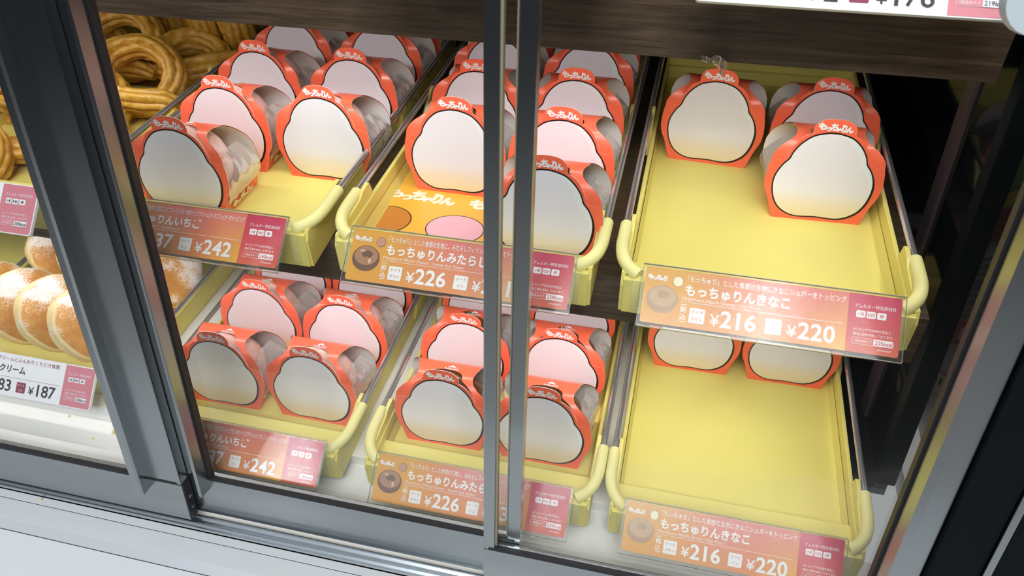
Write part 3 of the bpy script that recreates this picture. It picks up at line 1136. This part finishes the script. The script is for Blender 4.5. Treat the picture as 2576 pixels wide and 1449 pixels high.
CY, CZ = (-0.052 - 0.0845) / 2 - 0.0012, (0.0125 - 0.0138) / 2 - 0.0010
LY, LZ = CY - DY + 0.0032, CZ - H + 0.0026
FL = dict(tagline='「もっちゅり」とした食感の生地にきなこシュガーをトッピング', name='もっちゅりんきなこ', eng='Mocchurin Mochi Donut - Soy Flour', p1='216', p2='220', kcal='205kcal')
SO = dict(tagline='「もっちゅり」とした食感の生地に、みたらしフィリングとソースでトッピング', name='もっちゅりんみたらし', eng='Mocchurin Mochi Donut - Sweet Soy Sauce', p1='226', p2='231', kcal='229kcal')
BE = dict(tagline='「もっちゅり」とした食感の生地にいちごフィリングをつめホイップクリームといちごシュガーをトッピング', name='もっちゅりんいちご', eng='Mocchurin Mochi Donut - Strawberry', p1='237', p2='242', kcal='240kcal')
promo_card((0.1005, CY, CZ), 'flour', label='scratched orange price sign reading ¥220, hung on the upper right tray', **FL)
promo_card((-0.1095, CY, CZ), 'soy', label='orange price sign reading ¥226 on the upper middle tray', **SO)
promo_card((-0.3243, CY, CZ), 'berry', label='orange and pink price sign reading ¥242 on the upper shelf', **BE)
promo_card((0.1090, LY, LZ), 'flour', label='orange price sign reading ¥220 on the lower right tray at the bottom edge', **FL)
promo_card((-0.0965, LY, LZ), 'soy', label='orange price sign reading ¥226 on the lower middle tray', **SO)
promo_card((-0.3073, LY, LZ), 'berry', label='orange and pink price sign reading ¥242 on the lower tray above white base', **BE)
white_card((-0.5360, CY - 0.001, CZ - 0.001), 'white price sign with dusty pink 205kcal panel, cut by the left edge', kcal='205kcal')
white_card((-0.5560, CY - 0.015, CZ - H - 0.003), 'white price sign reading ¥187 in front of the sugar dusted donuts', 0.011, 'ホイップクリームとふんわりくちどけ食感', 'エンゼルクリーム', '183', '187', '200kcal')
white_card((0.1090, CY + DY + 0.003, CZ + H), 'white price sign reading ¥176 at the top right corner', 0.040, None, None, '172', '176', '219kcal')
white_card((-0.1000, CY + DY + 0.003, CZ + H - 0.0005), 'white sign with pink corner just entering at the top centre', 0.040, kcal='231kcal', part_u=0.60)

# ------------------------------------------------------------------ sugar donuts, honey twists


def make_sugar_donut():
    r = empty('sugar_donut', (0, 0, 0))
    nu, nv = 44, 26
    rnd = random.Random(5)
    R, Tk = 0.0405, 0.0165

    def prof(b_):
        # b_ from -pi/2 (back face centre) to pi/2 (front face centre)
        c, s_ = math.cos(b_), math.sin(b_)
        rr = R * (abs(c) ** 0.58)
        zz = Tk * math.copysign(abs(s_) ** 0.75, s_)
        if abs(s_) < 0.25:
            rr *= 0.965 + 0.035 * abs(s_) / 0.25
        return rr, zz
    V, F1, F2 = [], [], []
    for j in range(nv + 1):
        b_ = -math.pi / 2 + math.pi * j / nv
        rr, zz = prof(b_)
        for i in range(nu):
            a_ = 2 * math.pi * i / nu
            k = 1 + 0.02 * math.sin(3 * a_ + 1) + 0.012 * math.sin(7 * a_ + 2 * b_)
            V.append((rr * k * math.cos(a_), rr * k * math.sin(a_), zz * (1 + 0.05 * math.sin(2 * a_))))
    FC, FB = [], []
    for j in range(nv):
        b_ = -math.pi / 2 + math.pi * (j + .5) / nv
        for i in range(nu):
            f = (j * nu + i, j * nu + (i + 1) % nu, (j + 1) * nu + (i + 1) % nu, (j + 1) * nu + i)
            (FB if -0.95 < b_ < 0.52 else FC).append(f)
    a = MB()
    a.add(V, FC, M_CRUST)
    a.build('sugared_crust', r, True)
    a = MB()
    a.add(V, FB, M_CRUMB)
    a.build('pale_rim', r, True)
    return r


def orient(o, loc, axis, spin=0.0):
    q = Vector(axis).normalized().to_track_quat('Z', 'Y')
    o.rotation_euler = (q.to_matrix() @ Matrix.Rotation(spin, 3, 'Z')).to_euler()
    o.location = loc


sd0 = make_sugar_donut()
AX = (0.82, -0.20, 0.46)
SD = [
    ((-0.5220, -0.0130, -0.1850), (0.80, -0.12, 0.50), 'sugar dusted round donut, rightmost of the front row beside the dark door post'),
    ((-0.5640, -0.0080, -0.1850), AX, 'sugar dusted round donut, second from right of the front row'),
    ((-0.6040, -0.0060, -0.1850), AX, 'sugar dusted round donut, third from right of the front row'),
    ((-0.6440, -0.0040, -0.1850), AX, 'sugar dusted round donut cut by the left photo edge, front row'),
    ((-0.5830, 0.0830, -0.1810), (0.78, -0.35, 0.50), 'thickly sugared donut in the back row, half behind the door post'),
    ((-0.6240, 0.0850, -0.1810), (0.78, -0.35, 0.50), 'thickly sugared donut, leftmost of the back row'),
    ((-0.4960, 0.0740, -0.1850), (0.55, -0.62, 0.55), 'browned sugared donut seen right of the door post beside the chrome rail'),
    ((-0.5020, 0.1550, -0.1850), (0.60, -0.55, 0.55), 'sugared donut at the rear of its tray under the ¥242 sign'),
]
for i, (lc, ax, lab) in enumerate(SD):
    o = sd0 if i == 0 else copy_tree(sd0)
    orient(o, lc, ax, i * 0.12)
    tag(o, lab, 'donut', 'sugar dusted donuts in the lower left tray')


def make_twist():
    """ridged dough ribbon piped into one loop whose two ends cross and run out"""
    R = 0.0300
    pts = [(0.044, -0.010, -0.042), (0.030, -0.014, -0.036), (0.010, -0.015, -0.034)]
    n_ = 22
    for i in range(n_ + 1):
        t = i / n_
        a_ = math.radians(-105 - 385 * t)
        rad = R * (1.0 + 0.05 * math.sin(5 * t))
        pts.append((rad * math.cos(a_) * 1.10, -0.013 + 0.026 * t, rad * math.sin(a_)))
    e = pts[-1]
    pts += [(e[0] - 0.004, e[1] + 0.002, e[2] - 0.014), (e[0] - 0.016, e[1] + 0.003, e[2] - 0.030)]
    path = spline(pts, 5)
    a = MB()
    k = len(path)
    seg = 64
    prof = []
    for j in range(seg):
        g = 2 * math.pi * j / seg
        base = 1.0 / math.sqrt((math.cos(g) / 0.80) ** 2 + (math.sin(g) / 1.28) ** 2)
        prof.append((g, base))
    V, F = [], []
    P3 = [Vector(p) for p in path]
    up = Vector((0, 1, 0))
    for i in range(k):
        t = (P3[min(i + 1, k - 1)] - P3[max(i - 1, 0)]).normalized()
        side = (up - t * up.dot(t)).normalized()
        nrm = side.cross(t).normalized()
        end = min(1.0, 0.60 + 0.08 * min(i, k - 1 - i))
        for g, base in prof:
            ridge = 0.80 + 0.24 * abs(math.cos(4 * g + 0.5 * math.sin(0.11 * i))) ** 0.85
            wob = 1 + 0.035 * math.sin(0.37 * i + 2 * g) + 0.02 * math.sin(0.83 * i + 5 * g)
            r_ = 0.0136 * base * ridge * wob * end
            V.append(P3[i] + nrm * (math.cos(g) * r_) + side * (math.sin(g) * r_))
    for i in range(k - 1):
        for j in range(seg):
            F.append((i * seg + j, i * seg + (j + 1) % seg, (i + 1) * seg + (j + 1) % seg, (i + 1) * seg + j))
    F.append(tuple(range(seg))[::-1])
    F.append(tuple((k - 1) * seg + j for j in range(seg)))
    a.add(V, F, M_CHURRO)
    return a.build('honey_twist', None, True)


tw0 = make_twist()
TW = [
    ((-0.5050, 0.1500, 0.0060), (-0.85, 0, 0.35), 'glazed ridged dough loop nearest the tray rail, its round hole facing out'),
    ((-0.5650, 0.2130, 0.0120), (-0.85, 0, 0.20), 'large glazed ridged loop behind the round holed one'),
    ((-0.5050, 0.0480, -0.0060), (-1.00, 0, 0.50), 'glazed ridged dough loop low at the front beside the orange box'),
    ((-0.5800, 0.0500, 0.0040), (-0.45, 0, 0.60), 'glazed ridged loop left of the door post, standing up'),
    ((-0.6120, 0.1250, 0.0060), (-0.60, 0, 0.30), 'glazed ridged loop high in the second row left of the door post'),
    ((-0.5900, -0.0050, -0.0060), (-0.95, 0, 0.30), 'glazed ridged loop at the front left above the dusty pink sign'),
    ((-0.5200, 0.2900, 0.0150), (0.0, 0, -0.95), 'glazed ridged loop standing edge on under the shelf'),
    ((-0.4820, 0.2900, 0.0150), (0.0, 0, -0.95), 'glazed ridged loop standing edge on, closest to the rail'),
    ((-0.5620, 0.3000, 0.0150), (0.0, 0, -0.90), 'glazed ridged loop standing edge on, furthest left under the shelf'),
    ((-0.4960, 0.2250, -0.0100), (-1.25, 0, 0.9), 'flat lying glazed loop between the standing loops and the rail'),
    ((-0.6100, 0.2150, -0.0080), (-1.20, 0, 0.1), 'flat lying glazed loop deep in the tray at far left'),
    ((-0.5450, 0.1150, -0.0120), (-1.25, 0, -0.4), 'glazed loop buried under the round holed one'),
]
for i, (lc, rt, lab) in enumerate(TW):
    o = tw0 if i == 0 else tw0.copy()
    if i:
        COL.objects.link(o)
    o.location = lc
    o.rotation_euler = rt
    tag(o, lab, 'dough twist', 'honey glazed dough twists in the upper left tray')

# ------------------------------------------------------------------ sliding doors


def door(name, y0, xl, xr, hb=-0.229, ht=0.50, left=0.0, right=0.0, flange=None, rail=0.0405, lw=0.011, rw=0.011):
    r = empty(name, (0, y0, 0), (-TILT, 0, 0))
    tag(r, kind='structure')
    # glass
    a = MB()
    a.box(xl + 0.002, xr - 0.002, 0.0035, 0.0060, hb + 0.02, ht, M_GLASS)
    a.build('glass_pane', r)
    # bottom rail with a black gasket along the glass
    a = MB()
    a.bbox(xl, xr, 0.0, 0.0095, hb, hb + rail, M_ALU, 0.0007)
    a.box(xl + 0.004, xr - 0.004, -0.0002, 0.0035, hb + rail, hb + rail + 0.0024, M_GASK)
    a.build('bottom_rail', r)
    for side, w in (('l', lw), ('r', rw)):
        a = MB()
        s0, s1 = (xl, xl + w) if side == 'l' else (xr - w, xr)
        a.bbox(s0, s1, 0.0, 0.0095, hb + rail + 0.0003, ht, M_ALU, 0.0009)
        if w > 0.015:      # wide stile with a finger pull along the glass
            if side == 'r':
                g0 = s0
                a.prism([(g0, 0.0), (g0 + 0.0022, -0.0105), (g0 + 0.0075, -0.0105), (g0 + 0.0085, -0.0085), (g0 + 0.0080, 0.0)], 'z', hb + rail - 0.010, ht, M_ALU)
                a.box(s0 - 0.0020, s0, 0.0005, 0.0065, hb + rail, ht, M_GASK)
            else:
                g0 = s1
                a.prism([(g0 - 0.0050, 0.0), (g0 - 0.0042, -0.0100), (g0 - 0.0022, -0.0106), (g0 - 0.0012, -0.0100), (g0, 0.0)], 'z', hb + rail - 0.010, ht, M_ALU)
                a.box(s1, s1 + 0.0020, 0.0005, 0.0065, hb + rail, ht, M_GASK)
        else:
            gx = s1 if side == 'l' else s0 - 0.0012
            a.box(gx, gx + 0.0012, 0.0025, 0.0075, hb + rail, ht, mat('clear_yellow_seal', (0.35, 0.31, 0.20), 0.3))
        a.build('stile', r)
    return r


d1 = door('door_1', -0.14, -0.92, -0.3255, rw=0.0390, lw=0.012)
d2 = door('door_2', -0.13, -0.3340, -0.0460, lw=0.0270, rw=0.0100)
d3 = door('door_3', -0.14, -0.0717, 0.2175, lw=0.0085, rw=0.0255)
for w_ in d1.children:
    if w_.name.startswith('bottom_rail'):
        a = MB()
        a.box(-0.3255, -0.3245, 0.0005, 0.009, -0.2285, -0.189, M_GASK)
        for zz in (-0.205, -0.217):
            a.tube([(-0.3245, 0.0048, zz), (-0.3240, 0.0048, zz)], 0.0016, M_ALU, 12)
        a.build('end_cap', w_)

a = MB()
a.tube([(0.1690, -0.0030, 0.2190), (0.1690, 0.0036, 0.2190)], [0.0150, 0.0160], M_BLUR, 24)
a.build('bumper', d3, True)

# tracks and the white front of the counter
tk = MB()
tk.box(XL, 0.26, -0.1790, -0.165, -0.2410, -0.2325, M_ALUL)
for y_ in (-0.1790, -0.1745, -0.1685):
    tk.bbox(XL, 0.26, y_, y_ + 0.0013, -0.2410, -0.2297, M_ALUL, 0.0003)
tag(tk.build('trim_3'), kind='structure')
ct = MB()
ct.bbox(XL, 0.60, -0.1862, -0.1792, -0.2700, -0.2340, M_LAM, 0.0004)
ct.box(XL, 0.60, -0.1867, -0.1862, -0.2700, -0.2345, M_JOINT)
ct.bbox(XL, 0.60, -0.2043, -0.1867, -0.2700, -0.2342, M_LAM, 0.0004)
ct.prism([(-0.2043, -0.2344), (-0.2043, -0.270), (-0.2110, -0.270), (-0.2110, -0.2395)], 'x', XL, 0.60, M_LAMG)
ct.box(XL, 0.60, -0.2117, -0.2110, -0.2700, -0.2400, M_JOINT)
tag(ct.build('trim_4'), kind='structure')
cf = MB()
cf.prism([(-0.2117, -0.2398), (-0.2117, -0.2700), (-0.52, -0.345), (-0.52, -0.315)], 'x', XL, 0.60, M_LAM)
tag(cf.build('counter_front'), kind='structure')

# right hand end frame, seen close and out of focus
ef = MB()
ef.bbox(0.2180, 0.2465, -0.004, 0.016, -0.250, 0.50, M_BLKM, 0.001, M=Matrix.Translation((0, -0.14, 0)) @ T)
tag(ef.build('trim_5'), kind='structure')
ef = MB()
ef.bbox(0.2470, 0.2515, -0.006, 0.012, -0.250, 0.50, M_ALU, 0.0006, M=Matrix.Translation((0, -0.14, 0)) @ T)
tag(ef.build('trim_6'), kind='structure')
ef = MB()
ef.bbox(0.2520, 0.60, -0.002, 0.016, -0.250, 0.50, M_BLKM, 0.001, M=Matrix.Translation((0, -0.14, 0)) @ T)
tag(ef.build('trim_7'), kind='structure')

# added board beyond the side pane, its bands painted as a reflection
M_REFLW = mat('reflection_white', (0.80, 0.77, 0.72), 0.45)
ps = empty('reflection_board', (0.285, 0.0, 0.0))
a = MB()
a.box(0.0, 0.003, -0.10, 0.24, -0.2398, 0.16, M_REFLW)
a.build('backing_sheet', ps)
a = MB()


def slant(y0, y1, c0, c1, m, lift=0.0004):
    # band between two sloping lines of the painted reflection
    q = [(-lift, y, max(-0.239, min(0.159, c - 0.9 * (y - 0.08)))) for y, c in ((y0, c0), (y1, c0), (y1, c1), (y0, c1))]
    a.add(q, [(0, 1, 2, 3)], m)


slant(-0.05, 0.20, -0.260, -0.216, M_CREAM)
slant(-0.05, 0.20, -0.216, -0.211, mat('reflection_red', (0.60, 0.09, 0.06), 0.45))
for k in range(4):
    q0 = 0.058 + 0.008 * k
    slant(q0, q0 + 0.0025, -0.186, -0.178, MATS['reflection_red'])
slant(-0.05, 0.20, -0.140, -0.108, mat('reflection_coral', (0.66, 0.15, 0.10), 0.45))
slant(0.075, 0.082, -0.130, -0.116, M_REFLW, 0.0006)
for k in range(9):
    slant(-0.05, 0.20, -0.106 + 0.0078 * k, -0.1015 + 0.0078 * k, mat('reflection_grey', (0.30, 0.29, 0.26), 0.5))
slant(-0.05, 0.20, -0.022, 0.010, mat('reflection_maroon', (0.30, 0.05, 0.04), 0.5))
slant(-0.05, 0.24, 0.030, 0.090, mat('reflection_green', (0.22, 0.34, 0.12), 0.5))
slant(-0.05, 0.24, 0.012, 0.026, mat('reflection_yellow', (0.60, 0.48, 0.10), 0.5))
a.build('painted_reflection', ps)
tag(ps, 'board painted with reflection colours, added beyond the side pane at the right', 'poster')
nf = MB()
nf.box(0.2640, 0.45, -0.0815, 0.30, -0.262, -0.2400, M_FLOOR)
tag(nf.build('floor_side'), kind='structure')

# ------------------------------------------------------------------ small leftovers
rs = random.Random(3)
fs = MB()
V = []
for i in range(9):
    for j in range(5):
        t, u = i / 8, j / 4 - .5
        V.append((0.0165 * (t - .5) + 0.001 * rs.uniform(-1, 1), -0.0022 + 0.0022 * math.sin(9 * t + 5 * u), 0.010 * u * (0.15 + t) - 0.005 * t * t + 0.0014 * rs.uniform(-1, 1)))
fs.add(V, [(i * 5 + j, i * 5 + j + 1, i * 5 + j + 6, i * 5 + j + 5) for i in range(8) for j in range(4)], clear_mat('brown_tape', (0.85, 0.78, 0.68), 2.2, 0.15, 0.25, (0.55, 0.42, 0.30)))
o = fs.build('tape_scrap', None, True, (0.0450, 0.0370, 0.1190))
tag(o, 'crumpled clear tape scrap stuck to the lower edge of the top shelf', 'tape scrap')

M_CR = speckle_mat('pastry_crumb', [(0.3, (0.66, 0.44, 0.12)), (0.7, (0.80, 0.62, 0.25))], 300, 0.4)


def crumb(x, y, z, s_, lab):
    bm = bmesh.new()
    bmesh.ops.create_icosphere(bm, subdivisions=2, radius=s_)
    for v in bm.verts:
        v.co *= rs.uniform(0.7, 1.2)
        v.co.z *= 0.6
    me = bpy.data.meshes.new('crumb')
    bm.to_mesh(me)
    bm.free()
    me.materials.append(M_CR)
    o = bpy.data.objects.new('crumb', me)
    o.location = (x, y, z + s_ * 0.45)
    COL.objects.link(o)
    tag(o, lab, 'crumb', 'pastry crumbs')


crumb(-0.4590, -0.0980, -0.2398, 0.0022, 'larger yellow crumb on white base left of door post')
crumb(-0.5143, -0.0900, -0.2398, 0.0014, 'small yellow crumb under the ¥187 sign on white base')
crumb(-0.4736, -0.1091, -0.2398, 0.0011, 'tiny yellow crumb on white base near the door rail')
crumb(-0.4705, -0.1815, -0.2340, 0.0013, 'yellow crumb on white ledge outside the door')
